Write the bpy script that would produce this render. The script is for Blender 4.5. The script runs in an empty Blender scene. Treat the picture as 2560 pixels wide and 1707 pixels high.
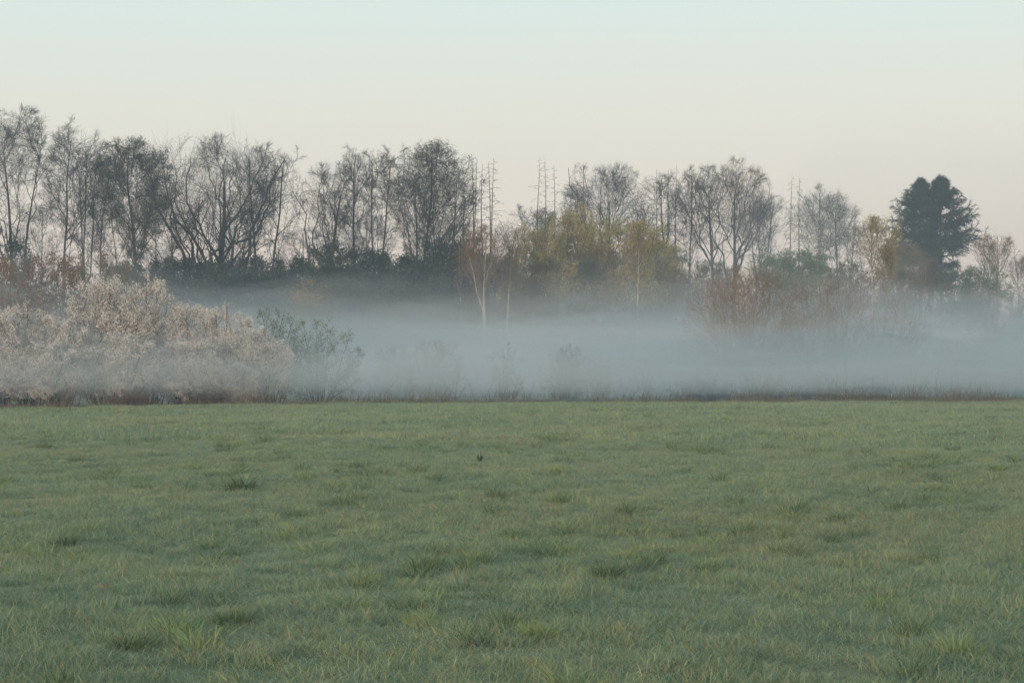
import bpy, math, numpy as np
from math import radians

sc = bpy.context.scene
COL = sc.collection
F = 4978.0            # focal length in photograph pixels (70 mm on 36 mm, 2560 px wide)
EYE = 1.6             # eye height of the photographer
HOR = 915.0           # image row of the horizon

# ------------------------------------------------------------------ camera
cam_d = bpy.data.cameras.new("camera")
cam = bpy.data.objects.new("camera", cam_d)
COL.objects.link(cam)
cam_d.sensor_width = 36.0
cam_d.lens = 70.0
cam_d.clip_start = 0.1
cam_d.clip_end = 6000.0
cam.location = (0.0, 0.0, EYE)
cam.rotation_euler = (radians(90.0) + math.atan((HOR - 853.5) / F), 0.0, 0.0)
sc.camera = cam

# ------------------------------------------------------------------ sky and sun
SUN_EL, SUN_ROT = 4.0, 206.0          # low dawn sun behind the photographer, a little to the left
world = bpy.data.worlds.new("World")
sc.world = world
world.use_nodes = True
nt = world.node_tree
bg = nt.nodes["Background"]
sky = nt.nodes.new("ShaderNodeTexSky")
sky.sky_type = 'NISHITA'
sky.sun_disc = False
sky.sun_elevation = radians(SUN_EL)
sky.sun_rotation = radians(SUN_ROT)
sky.dust_density = 2.0
tc = nt.nodes.new("ShaderNodeTexCoord")
sep = nt.nodes.new("ShaderNodeSeparateXYZ")
ramp = nt.nodes.new("ShaderNodeValToRGB")          # thin even veil of dawn cloud, by elevation
nt.links.new(tc.outputs["Generated"], sep.inputs[0])
# faint streaks of high cloud in the veil
mpn = nt.nodes.new("ShaderNodeMapping"); mpn.inputs["Scale"].default_value = (3.0, 3.0, 38.0)
skn = nt.nodes.new("ShaderNodeTexNoise"); skn.inputs["Scale"].default_value = 1.6; skn.inputs["Detail"].default_value = 4.0
nt.links.new(tc.outputs["Generated"], mpn.inputs[0]); nt.links.new(mpn.outputs[0], skn.inputs["Vector"])
sm = nt.nodes.new("ShaderNodeMath"); sm.operation = 'MULTIPLY_ADD'
sm.inputs[1].default_value = 0.022; sm.inputs[2].default_value = -0.011
nt.links.new(skn.outputs["Fac"], sm.inputs[0])
sa = nt.nodes.new("ShaderNodeMath"); sa.operation = 'ADD'
nt.links.new(sep.outputs[2], sa.inputs[0]); nt.links.new(sm.outputs[0], sa.inputs[1])
nt.links.new(sa.outputs[0], ramp.inputs[0])
els = ramp.color_ramp.elements
SK = [(0.0, (.60, .49, .44)), (.05, (.68, .565, .50)), (.085, (.71, .64, .56)), (.125, (.705, .685, .605)),
      (.19, (.63, .73, .70)), (.45, (.64, .77, .80)), (1.0, (.60, .75, .82))]
while len(els) < len(SK):
    els.new(0.5)
for e, (p, c) in zip(els, SK):
    e.position = p
    e.color = (*c, 1)
scl = nt.nodes.new("ShaderNodeVectorMath"); scl.operation = 'SCALE'
scl.inputs["Scale"].default_value = 1.33 / 0.12
nt.links.new(ramp.outputs[0], scl.inputs[0])
mx = nt.nodes.new("ShaderNodeMix"); mx.data_type = 'RGBA'
mx.inputs["Factor"].default_value = 0.86
nt.links.new(sky.outputs[0], mx.inputs["A"])
nt.links.new(scl.outputs[0], mx.inputs["B"])
nt.links.new(mx.outputs["Result"], bg.inputs[0])
bg.inputs[1].default_value = 0.12

sun_d = bpy.data.lights.new("sun", 'SUN')
sun_d.energy = 3.2
sun_d.angle = radians(4.0)
sun_d.color = (1.0, 0.74, 0.51)
sun = bpy.data.objects.new("sun", sun_d)
COL.objects.link(sun)
a, e_ = radians(SUN_ROT), radians(SUN_EL)
from mathutils import Vector
to_sun = Vector((math.sin(a) * math.cos(e_), math.cos(a) * math.cos(e_), math.sin(e_)))
sun.rotation_euler = to_sun.to_track_quat('Z', 'Y').to_euler()

sc.view_settings.view_transform = 'Standard'
sc.view_settings.look = 'None'
sc.view_settings.exposure = 0.0
sc.view_settings.gamma = 1.0
sc.view_settings.use_curve_mapping = False
cy = sc.cycles
cy.use_denoising = True
cy.max_bounces = 7
cy.diffuse_bounces = 4
cy.glossy_bounces = 2
cy.transmission_bounces = 2
cy.volume_bounces = 2
cy.transparent_max_bounces = 8
cy.use_adaptive_sampling = True
cy.adaptive_threshold = 0.015

# ------------------------------------------------------------------ helpers
def wx(px, d): return (px - 1280.0) / F * d
def wz(py, d): return EYE + (HOR - py) / F * d

_w = np.random.default_rng(5)
_WV = []
for lam, amp in ((40, .05), (17, .035), (9, .025), (5.5, .018), (3.1, .013), (2.0, .010), (1.1, .010)):
    for _ in range(4):
        th = _w.uniform(0, math.pi)
        l2 = lam * _w.uniform(.75, 1.3)
        _WV.append((2 * math.pi / l2 * math.cos(th), 2 * math.pi / l2 * math.sin(th), _w.uniform(0, 6.28), amp * .5))
def gz(x, y):
    x = np.asarray(x, float); y = np.asarray(y, float)
    h = np.zeros(np.broadcast(x, y).shape)
    for kx, ky, p, am in _WV:
        h += am * np.sin(kx * x + ky * y + p)
    fade = np.clip((260 - np.hypot(x, y)) / 100, 0, 1)
    return h * fade
def nz(x, y, lam, seed):          # smooth pseudo noise -1..1
    r = np.random.default_rng(seed)
    h = 0
    for i in range(7):
        th = r.uniform(0, 6.283); l2 = lam * r.uniform(.55, 1.7)
        h = h + np.sin(2 * math.pi / l2 * (math.cos(th) * x + math.sin(th) * y) + r.uniform(0, 6.283))
    return h / 3.2

class Mesh:
    def __init__(s): s.v = []; s.q = []; s.t = []; s.n = 0
    def add(s, v, q=None, t=None):
        v = np.asarray(v, np.float32).reshape(-1, 3)
        if q is not None and len(q): s.q.append(np.asarray(q, np.int64).reshape(-1, 4) + s.n)
        if t is not None and len(t): s.t.append(np.asarray(t, np.int64).reshape(-1, 3) + s.n)
        s.v.append(v); s.n += len(v)
        return s
    def data(s, name, mat, smooth=True):
        me = bpy.data.meshes.new(name)
        v = np.concatenate(s.v) if s.v else np.zeros((0, 3), np.float32)
        q = np.concatenate(s.q) if s.q else np.zeros((0, 4), np.int64)
        t = np.concatenate(s.t) if s.t else np.zeros((0, 3), np.int64)
        me.vertices.add(len(v)); me.vertices.foreach_set("co", v.ravel())
        lp = np.concatenate([q.ravel(), t.ravel()]).astype(np.int32)
        me.loops.add(len(lp)); me.loops.foreach_set("vertex_index", lp)
        st = np.concatenate([np.arange(len(q)) * 4, len(q) * 4 + np.arange(len(t)) * 3]).astype(np.int32)
        me.polygons.add(len(st)); me.polygons.foreach_set("loop_start", st)
        me.polygons.foreach_set("use_smooth", np.full(len(st), smooth))
        me.update(calc_edges=True)
        me.materials.append(mat)
        return me
    def obj(s, name, mat, parent=None, smooth=True):
        o = bpy.data.objects.new(name, s.data(name, mat, smooth))
        COL.objects.link(o)
        if parent: o.parent = parent
        return o

def tag(o, label=None, cat=None, group=None, kind=None):
    if label: o["label"] = label
    if cat: o["category"] = cat
    if group: o["group"] = group
    if kind: o["kind"] = kind
    return o
def empty(name, loc):
    o = bpy.data.objects.new(name, None); COL.objects.link(o)
    o.location = loc; o.empty_display_size = 0.3
    return o
def copy_tree(src, loc, rz=0.0, scale=1.0, sz=None):
    r = src.copy(); COL.objects.link(r)
    r.location = loc; r.rotation_euler = (0, 0, rz)
    r.scale = (scale, scale, sz or scale)
    for ch in list(src.children):
        c = ch.copy(); COL.objects.link(c); c.parent = r
    return r

def unit(v):
    return v / np.maximum(np.linalg.norm(v, axis=-1, keepdims=True), 1e-9)

def tubes(M, P, R, S):
    """N tapered tubes of K points each, S sides."""
    N, K, _ = P.shape
    T = unit(np.gradient(P, axis=1))
    ref = np.where(np.abs(T[:, :1, 2:3]) > .8, np.array([1., 0, 0]), np.array([0, 0, 1.]))
    U = unit(np.cross(T, ref)); V = np.cross(T, U)
    an = np.arange(S) * 2 * math.pi / S
    ring = P[:, :, None] + R[:, :, None, None] * (np.cos(an)[:, None] * U[:, :, None] + np.sin(an)[:, None] * V[:, :, None])
    idx = np.arange(N * K * S).reshape(N, K, S)
    a = idx[:, :-1]; b = np.roll(a, -1, axis=2); d = idx[:, 1:]; c = np.roll(d, -1, axis=2)
    M.add(ring.reshape(-1, 3), np.stack([a, b, c, d], -1).reshape(-1, 4))
    return M

def inside(env, p):
    c, r, rl = env
    q = p - c
    rz = np.where(q[..., 2] < 0, rl, r[2])
    return np.abs(q[..., 0] / r[0]) ** 2.4 + np.abs(q[..., 1] / r[1]) ** 2.4 + np.abs(q[..., 2] / rz) ** 2.4

def cones(M, P, R):
    """N slim three-sided twigs ending in a point; P may have 2 or 3 points"""
    N, K, _ = P.shape
    if K > 2:
        tubes(M, P[:, :K - 1], R[:, :K - 1], 3); P = P[:, K - 2:]; R = R[:, K - 2:]
    T = unit(P[:, 1] - P[:, 0])
    ref = np.where(np.abs(T[:, 2:3]) > .8, np.array([1., 0, 0]), np.array([0, 0, 1.]))
    U = unit(np.cross(T, ref)); V = np.cross(T, U)
    an = np.arange(3) * 2 * math.pi / 3
    ring = P[:, :1] + R[:, :1, None] * 1.15 * (np.cos(an)[None, :, None] * U[:, None] + np.sin(an)[None, :, None] * V[:, None])
    v = np.concatenate([ring, P[:, 1:2] + T[:, None] * R[:, :1, None] * 3], 1)
    o = np.arange(N)[:, None, None] * 4
    M.add(v, None, (o + np.array([[0, 1, 3], [1, 2, 3], [2, 0, 3]])).reshape(-1, 3))
    return M

def env_exit(env, o, d):
    """distance from o along d to the last point inside the crown envelope"""
    if env is None: return np.full(len(o), 1e9)
    mx = 2.2 * max(env[1][0], env[1][2], env[2])
    t = np.linspace(0, mx, 36)
    ins = inside(env, o[:, None] + d[:, None] * t[None, :, None]) < 1
    last = 35 - np.argmax(ins[:, ::-1], 1)
    return np.where(ins.any(1), t[last], 0.0)

def bezier_limbs(rng, P, R, n, env, K=9, rise=(.8, 2.0), crook=.04, rr=.5, t_lo=.3, zlow=-.55, ctrl=(.5, .35), rmin=.014, inner=(.84, 1.0)):
    """limbs that leave the stem P and curve out to points spread over the crown envelope"""
    c, r, rl = env
    k = (np.arange(n) + rng.random(n)) / n
    zz = zlow + (1 - zlow) * k ** .7
    az = np.arange(n) * 2.399 + rng.normal(0, .35, n) + rng.uniform(0, 6.28)
    h = np.sqrt(np.maximum(1 - np.abs(zz) ** 2.2, .02))
    f = rng.uniform(inner[0], inner[1], n)
    tg = c + np.stack([np.cos(az) * h * r[0], np.sin(az) * h * r[1], zz * np.where(zz < 0, rl, r[2])], 1) * f[:, None]
    p0 = P[0]; Kp = len(p0)
    za = tg[:, 2] - np.maximum(np.hypot(tg[:, 0] - np.interp(tg[:, 2], p0[:, 2], p0[:, 0]), tg[:, 1]) * rng.uniform(rise[0], rise[1], n), .11 * tg[:, 2])
    lo = p0[0, 2] + (p0[-1, 2] - p0[0, 2]) * t_lo
    za = np.clip(za, lo + (p0[-1, 2] - lo) * .3 * rng.random(n), p0[-1, 2])
    at = np.stack([np.interp(za, p0[:, 2], p0[:, 0]), np.interp(za, p0[:, 2], p0[:, 1]), za], 1)
    ra = np.interp(za, p0[:, 2], R[0])
    dl = tg - at
    ct = at + dl * np.array([ctrl[0], ctrl[0], ctrl[1]]) * rng.uniform(.8, 1.2, (n, 1))
    s = np.linspace(0, 1, K)[None, :, None]
    C = at[:, None] * (1 - s) ** 2 + 2 * ct[:, None] * s * (1 - s) + tg[:, None] * s ** 2
    L = np.linalg.norm(dl, axis=1)
    w = np.cumsum(rng.normal(0, 1, (n, K, 3)), 1); w -= w[:, :1]
    C = C + w * (crook * L)[:, None, None] * .5 * np.minimum(1, s * 3)
    rb = np.maximum(ra * rr * (.55 + .45 * np.clip(L / (L.max() + 1e-6), 0, 1)) * rng.uniform(.8, 1.1, n), rmin)
    Rr = np.maximum(rb[:, None] * np.linspace(1, .16, K)[None] ** .9, .011)
    return C, Rr

def march(rng, base, d, L, K, wander, up):
    M = len(base)
    P = np.empty((M, K, 3)); P[:, 0] = base
    drift = rng.normal(0, 1, (M, 3)) * wander * .5
    for k in range(1, K):
        d = unit(d + rng.normal(0, 1, (M, 3)) * wander + drift + np.array([0, 0, up]))
        P[:, k] = P[:, k - 1] + d * (L / (K - 1))[:, None]
    return P

def spawn(rng, P, R, n, t0=.2, t1=1., ang=(30, 60), lr=(.3, .6), K=4, wander=.15, up=.05, rr=.6, env=None,
          fall=.4, taper=.25, rmin=.004, fill=(.75, 1.03), to_env=0.0, minlen=.12):
    N, Kp, _ = P.shape
    M = N * n
    idx = np.repeat(np.arange(N), n)
    s = (np.tile(np.arange(n), N) + rng.random(M)) / n
    t = t0 + (t1 - t0) * s
    f = t * (Kp - 1); i = np.clip(f.astype(int), 0, Kp - 2); w = (f - i)[:, None]
    base = P[idx, i] * (1 - w) + P[idx, i + 1] * w
    tan = unit(P[idx, i + 1] - P[idx, i])
    r0 = R[idx, i] * (1 - w[:, 0]) + R[idx, i + 1] * w[:, 0]
    PL = np.linalg.norm(np.diff(P, axis=1), axis=2).sum(1)
    an = np.radians(rng.uniform(ang[0], ang[1], M))
    az = np.tile(np.arange(n), N) * 2.4 + np.repeat(rng.uniform(0, 6.28, N), n) + rng.normal(0, .5, M)
    ref = np.where(np.abs(tan[:, 2:3]) > .8, np.array([1., 0, 0]), np.array([0, 0, 1.]))
    u = unit(np.cross(tan, ref)); v = np.cross(tan, u)
    d = np.cos(an)[:, None] * tan + np.sin(an)[:, None] * (np.cos(az)[:, None] * u + np.sin(az)[:, None] * v)
    L = PL[idx] * rng.uniform(lr[0], lr[1], M) * (1 - fall * s)
    ex = env_exit(env, base, unit(d + np.array([0, 0, up * 1.5])))
    if to_env: L = np.where(rng.random(M) < to_env, ex, L)
    L = np.maximum(np.minimum(L, ex * rng.uniform(fill[0], fill[1], M)), minlen)
    C = march(rng, base, d, L, K, wander, up)
    rb = np.maximum(r0 * rr * rng.uniform(.75, 1.1, M), rmin)
    Rr = rb[:, None] * (1 - (1 - taper) * np.linspace(0, 1, K)[None])
    return C, np.maximum(Rr, rmin * .6)

def noise3(p, lam, seed):
    r = np.random.default_rng(seed); h = 0
    for i in range(8):
        k = unit(r.normal(0, 1, 3)) * 2 * math.pi / (lam * r.uniform(.6, 1.6))
        h = h + np.sin(p @ k + r.uniform(0, 6.283))
    return h / 3.4

def leaves(M, rng, P, n, size, spread=.05, flat=0.0, t0=.1, clump=None):
    """small rhombic leaves or petals scattered along branches P."""
    N, K, _ = P.shape
    m = N * n
    idx = np.repeat(np.arange(N), n)
    t = rng.uniform(t0, 1, m) * (K - 1); i = np.clip(t.astype(int), 0, K - 2); w = (t - i)[:, None]
    c = P[idx, i] * (1 - w) + P[idx, i + 1] * w + rng.normal(0, spread, (m, 3))
    if clump:
        c = c[noise3(c, clump[0], n * 7 + 1) + rng.normal(0, .3, m) > clump[1]]; m = len(c)
    a = unit(rng.normal(0, 1, (m, 3)) * np.array([1, 1, 1 - flat]))
    b = unit(np.cross(a, rng.normal(0, 1, (m, 3))))
    s = size * rng.uniform(.6, 1.3, m)[:, None]
    n3 = np.cross(a, b)
    v = np.stack([c - a * s, c + b * s * .45 + n3 * s * .12, c + a * s, c - b * s * .45 + n3 * s * .12], 1)
    M.add(v.reshape(-1, 3), np.arange(m * 4).reshape(-1, 4))
    return M

# ------------------------------------------------------------------ materials
def mat(name, cols, scale=3.0, rough=.8, spec=.2, island=.5, trans=0.0, detail=4.0, bump=0.0, space='OBJ'):
    """mix of 2-4 real-world colours by noise and by piece"""
    m = bpy.data.materials.new(name); m.use_nodes = True
    n = m.node_tree.nodes; l = m.node_tree.links
    pb = n["Principled BSDF"]
    pb.inputs["Roughness"].default_value = rough
    pb.inputs["Specular IOR Level"].default_value = spec
    geo = n.new("ShaderNodeNewGeometry")
    no = n.new("ShaderNodeTexNoise"); no.inputs["Scale"].default_value = scale; no.inputs["Detail"].default_value = detail
    l.new(geo.outputs["Position"], no.inputs["Vector"])
    fac = no.outputs["Fac"]
    if island:
        mm = n.new("ShaderNodeMix"); mm.data_type = 'FLOAT'; mm.inputs[0].default_value = island
        l.new(fac, mm.inputs[2]); l.new(geo.outputs["Random Per Island"], mm.inputs[3])
        fac = mm.outputs[0]
    r = n.new("ShaderNodeValToRGB"); es = r.color_ramp.elements
    while len(es) < len(cols): es.new(.5)
    for i, (e, c) in enumerate(zip(es, cols)):
        e.position = .22 + .56 * i / max(1, len(cols) - 1); e.color = (*c, 1)
    l.new(fac, r.inputs[0])
    l.new(r.outputs[0], pb.inputs["Base Color"])
    if bump:
        b = n.new("ShaderNodeBump"); b.inputs["Strength"].default_value = bump
        n2 = n.new("ShaderNodeTexNoise"); n2.inputs["Scale"].default_value = scale * 6
        l.new(geo.outputs["Position"], n2.inputs["Vector"])
        l.new(n2.outputs["Fac"], b.inputs["Height"]); l.new(b.outputs[0], pb.inputs["Normal"])
    if trans:
        tr = n.new("ShaderNodeBsdfTranslucent"); l.new(r.outputs[0], tr.inputs[0])
        ms = n.new("ShaderNodeMixShader"); ms.inputs[0].default_value = trans
        l.new(pb.outputs[0], ms.inputs[1]); l.new(tr.outputs[0], ms.inputs[2])
        l.new(ms.outputs[0], n["Material Output"].inputs[0])
    return m

M_BARK = mat("dark bark", [(.018, .018, .018), (.038, .036, .034), (.06, .055, .05)], 1.2, .9, bump=.5)
M_TWIG = mat("dark twigs", [(.025, .023, .022), (.055, .046, .042)], .8, .85)
M_TWIGR = mat("brown twigs", [(.07, .045, .033), (.13, .082, .058), (.17, .11, .075)], .6, .85)
M_WILLOW = mat("orange brown willow twigs", [(.13, .075, .045), (.21, .125, .07), (.26, .165, .09)], .6, .85)
M_SNAG = mat("weathered dead wood", [(.10, .085, .07), (.18, .15, .125)], 1.0, .9, bump=.4)
M_BIRCH = mat("birch bark", [(.10, .085, .07), (.34, .29, .24), (.44, .39, .33)], 2.2, .75, island=0.0, bump=.2)
M_BTWIG = mat("birch twigs", [(.13, .085, .055), (.23, .15, .095)], .7, .85)
M_OTWIG = mat("olive twigs", [(.12, .095, .05), (.20, .165, .08)], .7, .85)
M_BUD = mat("opening buds", [(.07, .075, .03), (.11, .115, .045), (.10, .08, .045)], .8, .7, trans=.3)
M_YLEAF = mat("young yellow green leaves", [(.30, .235, .075), (.41, .345, .11), (.36, .33, .115)], .6, .65, trans=.35)
M_BRNLEAF = mat("brown catkin haze", [(.15, .105, .065), (.21, .16, .085), (.18, .165, .075)], .5, .75, trans=.3)
M_RUSSET = mat("russet leaves", [(.13, .065, .03), (.23, .11, .042), (.20, .125, .06)], .9, .7, trans=.3)
M_GLEAF = mat("fresh green leaves", [(.07, .125, .045), (.12, .19, .065), (.16, .23, .085)], .8, .6, trans=.3)
M_EVER = mat("evergreen leaves", [(.012, .022, .014), (.022, .034, .020), (.034, .042, .024)], .7, .5, spec=.35)
M_SPRUCE = mat("spruce needles", [(.014, .028, .024), (.026, .046, .036), (.05, .048, .034)], .5, .7)
M_BLOS = mat("cream blossom", [(.62, .56, .50), (.71, .65, .60), (.78, .74, .70)], 1.1, .7, trans=.25)
M_BLOSW = mat("white blossom", [(.45, .46, .45), (.68, .69, .68)], 1.0, .7, trans=.25)
M_SHOOT = mat("pale thorn shoots", [(.12, .10, .085), (.22, .19, .16), (.30, .26, .215)], .9, .8)
M_REED = mat("dead verge grass", [(.13, .10, .07), (.21, .165, .115), (.27, .22, .155)], .35, .8, trans=.2)
M_BRAM = mat("dark bramble", [(.03, .03, .026), (.06, .05, .04), (.08, .06, .05)], .6, .7)

# ------------------------------------------------------------------ ground
def axis(lo, hi, step, far):
    mid = np.arange(lo, hi + .01, step)
    g = np.array([6, 15, 35, 80, 180, 400, 900, far])
    return np.concatenate([lo - g[::-1], mid, hi + g])
gx = axis(-40, 48, .6, 2600); gy = axis(-4, 112, .6, 2600)
X, Y = np.meshgrid(gx, gy, indexing='ij')
Z = gz(X, Y)
nx, ny = X.shape
ii = np.arange(nx * ny).reshape(nx, ny)
Q = np.stack([ii[:-1, :-1], ii[1:, :-1], ii[1:, 1:], ii[:-1, 1:]], -1).reshape(-1, 4)
M_SOIL = mat("meadow soil and moss", [(.07, .09, .045), (.11, .14, .07), (.15, .14, .08)], 1.4, .95, island=0, bump=.6)
ground = Mesh().add(np.stack([X, Y, Z], -1), Q).obj("ground", M_SOIL)
tag(ground, "flat meadow ground of damp soil and moss under the grass", "ground", kind="structure")

# field edge runs obliquely: nearer on the left, farther on the right
def edge(x): return 74.5 + (np.asarray(x) + 19.0) * .34
def rough_edge(x): return edge(x) + .9 * nz(np.asarray(x, float), 0 * np.asarray(x, float), 7, 301) + .45 * nz(np.asarray(x, float), 0 * np.asarray(x, float), 2.2, 302)

# ------------------------------------------------------------------ air
def vol(name, col, dens, aniso=0.0):
    m = bpy.data.materials.new(name); m.use_nodes = True
    n = m.node_tree.nodes
    n.remove(n["Principled BSDF"])
    v = n.new("ShaderNodeVolumePrincipled")
    v.inputs["Color"].default_value = (*col, 1); v.inputs["Density"].default_value = dens
    v.inputs["Anisotropy"].default_value = aniso
    m.node_tree.links.new(v.outputs[0], n["Material Output"].inputs["Volume"])
    return m
def box(name, x0, x1, y0, y1, z0, z1, m):
    v = [(x, y, z) for z in (z0, z1) for y in (y0, y1) for x in (x0, x1)]
    q = [(0, 2, 3, 1), (4, 5, 7, 6), (0, 1, 5, 4), (2, 6, 7, 3), (0, 4, 6, 2), (1, 3, 7, 5)]
    return Mesh().add(v, q).obj(name, m, smooth=False)
HAZE_D = .0013
hz = box("haze", -120, 130, -10, 190, -1.4, 21, vol("thin morning haze", (.52, .68, .84), HAZE_D))
tag(hz, "thin blue morning haze filling the air over the meadow", "haze", kind="stuff")

def bank(label, x0, x1, s0, s1, zb, zt, dens, seed, col=(.725, .765, .79), zm=.4, nxs=34, nys=20, rough=.7, ex=.12, ey=.25):
    """closed lens of ground mist lying along the field edge; s is the distance past the edge"""
    u = np.linspace(0, 1, nxs); v = np.linspace(0, 1, nys)
    U, V = np.meshgrid(u, v, indexing='ij')
    x = x0 + (x1 - x0) * U
    s = s0 + (s1 - s0) * V + 1.5 * nz(x, 0 * x, 14, seed + 3)
    y = edge(x) + s
    sm = lambda t: np.clip(t, 0, 1) ** 2 * (3 - 2 * np.clip(t, 0, 1))
    f = sm(np.minimum(U, 1 - U) / ex) * sm(np.minimum(V, 1 - V) / ey)
    mid = zb + (zt - zb) * zm
    top = mid + .02 + (zt - mid) * f * (1 + rough * .5 * nz(x, y * .6, 11, seed) + rough * .3 * nz(x, y, 4.5, seed + 1))
    zl = zb + (-.25 - zb) * sm((s - 2.5) / 9)
    bot = mid - .02 - (mid - zl) * np.where(s > 2.5, np.maximum(f, sm(V / .12) * sm((1 - V) / .12)), f) * (1 + .3 * nz(x, y, 8, seed + 2) * (s < 3))
    top = np.maximum(top, mid + .02); bot = np.minimum(bot, mid - .02)
    ii = np.arange(nxs * nys).reshape(nxs, nys); n = nxs * nys
    q = np.stack([ii[:-1, :-1], ii[1:, :-1], ii[1:, 1:], ii[:-1, 1:]], -1).reshape(-1, 4)
    M = Mesh()
    ring = np.concatenate([ii[:-1, 0], ii[-1, :-1], ii[:0:-1, -1], ii[0, :0:-1]])
    r2 = np.roll(ring, -1)
    side = np.stack([ring + n, r2 + n, r2, ring], -1)
    M.add(np.concatenate([np.stack([x, y, top], -1).reshape(-1, 3), np.stack([x, y, bot], -1).reshape(-1, 3)]),
          np.concatenate([q, q[:, ::-1] + n, side]))
    o = M.obj("haze_bank", vol("ground mist", col, dens))
    return tag(o, label, "mist", kind="stuff")
def soft_bank(label, x0, x1, s0, s1, zb, zt, dens, seed, **k):
    for i, (h, w, g) in enumerate(((.6, .30, "lowest"), (.82, .28, "lower"), (1.05, .22, "middle"), (1.3, .16, "upper"), (1.6, .11, "topmost"))):
        bank(label + ", its %s layer" % g, x0, x1, s0 + i * .9, s1 + i * 1.5, zb + .14 * (i - 1.2), zb + (zt - zb) * h, dens * w * 1.06, seed + 100 * i, **k)
soft_bank("long bank of pale ground mist lying behind the field edge", -46, 70, 1, 40, .45, 3.9, .072, 11, ey=.25)
soft_bank("deep mist against the far trees", -60, 80, 12, 50, .5, 4.5, .045, 23, ey=.35)
soft_bank("thin low veil of mist drifting in front of the shrubs", -44, 60, -8, 7, .6, 2.5, .080, 31, ey=.45)
soft_bank("thicker mist over the right end of the field edge", 2, 66, -7, 26, .25, 4.2, .036, 47, ey=.4, ex=.3)
bank("tall thin haze standing among the trees on the right", 2, 110, 14, 80, .5, 17, .0035, 61, ey=.3, ex=.25, col=(.66, .74, .80))

# ------------------------------------------------------------------ trees
def lean_pts(rng, H, K, lean, crook, r0, r1):
    z = np.linspace(0, H, K)
    s = z / H
    off = np.cumsum(rng.normal(0, crook, (K, 2)), 0); off -= off[:1]
    for _ in range(2): off[1:-1] = (off[:-2] + 2 * off[1:-1] + off[2:]) / 4
    P = np.stack([lean * H * s ** 1.3 + off[:, 0], off[:, 1], z], 1)
    R = r1 + (r0 - r1) * (1 - s) ** .9
    R[0] *= 1.35
    return P[None], R[None]

def stuff(o):
    o["kind"] = "stuff"; return o

def bare_tree(px, d, top, x0, x1, ybase, label, seed, name="bare_tree", form="oak", group="bare trees of the far treeline",
              dens=1.0, bud=0, budmat=None, twigmat=None, bark=None, lean=0.0, stems=1, cat="tree", r0=None, droop=0.0, limbs=None,
              crook=None, bsize=.042, twigr=1.0):
    rng = np.random.default_rng(seed)
    H = wz(top, d); X = wx(px, d); W = (x1 - x0) / F * d / 2 * 1.3
    cx = wx((x0 + x1) / 2, d) - X
    zb = wz(ybase, d)
    root = empty(name, (X, d, float(gz(X, d)) - .05))
    tag(root, label, cat, group)
    cz = zb + (H - zb) * .58
    env0 = (np.array([cx, 0, cz]), np.array([W, W, H - cz]), cz - zb)
    r0 = (r0 or H * .017) * (.62 if form != "oak" else .82)
    MB, MW = Mesh(), Mesh()
    bk = bark or M_BARK
    Tl = []
    for k in range(stems):
        off = 0 if stems == 1 else (k - (stems - 1) / 2) / stems
        ln = lean + (0 if stems == 1 else off * W * .9 / H * 1.6 + rng.normal(0, .01))
        rs = r0 * (1 if stems == 1 else rng.uniform(.6, .85))
        env = env0 if stems == 1 else (env0[0] + np.array([off * W * 1.0, rng.normal(0, W * .25), -rng.uniform(0, .06) * (H - zb)]), env0[1] * np.array([.72, .72, 1]), env0[2])
        if form == "oak":
            P, R = lean_pts(rng, zb + (H - zb) * rng.uniform(.5, .6), 12, ln, crook or .09, rs, rs * .16)
        else:
            P, R = lean_pts(rng, (env[0][2] + env[1][2]) * rng.uniform(.93, .97), 18, ln, crook or .09, rs, .02)
            P[0, :, 0] += (env[0][0] - P[0, -1, 0]) * np.linspace(0, 1, 18) ** 1.6 * .8
        P = P + np.array([off * .5, off * rng.normal(0, .6), 0])
        tubes(Mesh(), P, R, 7).obj("trunk", bk, root)
        if form == "oak":
            L, LR = bezier_limbs(rng, P, R, limbs or 12, env, 12, (1.3, 3.2), .05, .62, .32, -.65, (.58, .40), .022)
            n1, n2, n3 = 9, 8, 8
        else:
            L, LR = bezier_limbs(rng, P, R, int((limbs or 18) * (1.3 if stems == 1 else 1.1)), env, 9, (.8, 2.4), .055, .45, .18, -.85, (.58, .36))
            n1, n2, n3 = 8, 8, 7
        for q in range(len(L)):
            tubes(Mesh(), L[q:q + 1], LR[q:q + 1], 5).obj("limb", bk if bark is not M_BIRCH else M_BTWIG, root)
        u1 = .05 - droop * .12
        B, BR = spawn(rng, L, LR, max(3, int(n1 * dens)), .12, 1, (20, 58), (.42, .75), 5, .17, u1, .5, env, .5, .2, .011, (.75, 1.06), minlen=.3)
        tubes(MB, B, BR, 4)
        S, SR = spawn(rng, B, BR, max(3, int(n2 * dens)), .12, 1, (22, 62), (.42, .78), 3, .17, .02 - droop * .2, .55, env, .4, .35, .0062 * twigr, (.8, 1.12), minlen=.3)
        tubes(MW, S, SR, 3)
        T, TR = spawn(rng, S, SR, max(3, int(n3 * dens)), .1, 1, (20, 62), (.6, 1.15), 3 if droop else 2, .14, .03 - droop * .5, .65, None, .3, .5, .0046 * twigr, minlen=.25)
        cones(MW, T, TR)
        Tl.append(T)
    stuff(MB.obj("branches", bk if bark is not M_BIRCH else M_BTWIG, root))
    stuff(MW.obj("twigs", twigmat or M_TWIG, root))
    if bud:
        ML = Mesh()
        for T in Tl: leaves(ML, rng, T, bud, bsize, .05)
        stuff(ML.obj("foliage", budmat or M_BUD, root, smooth=False))
    return root

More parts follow.
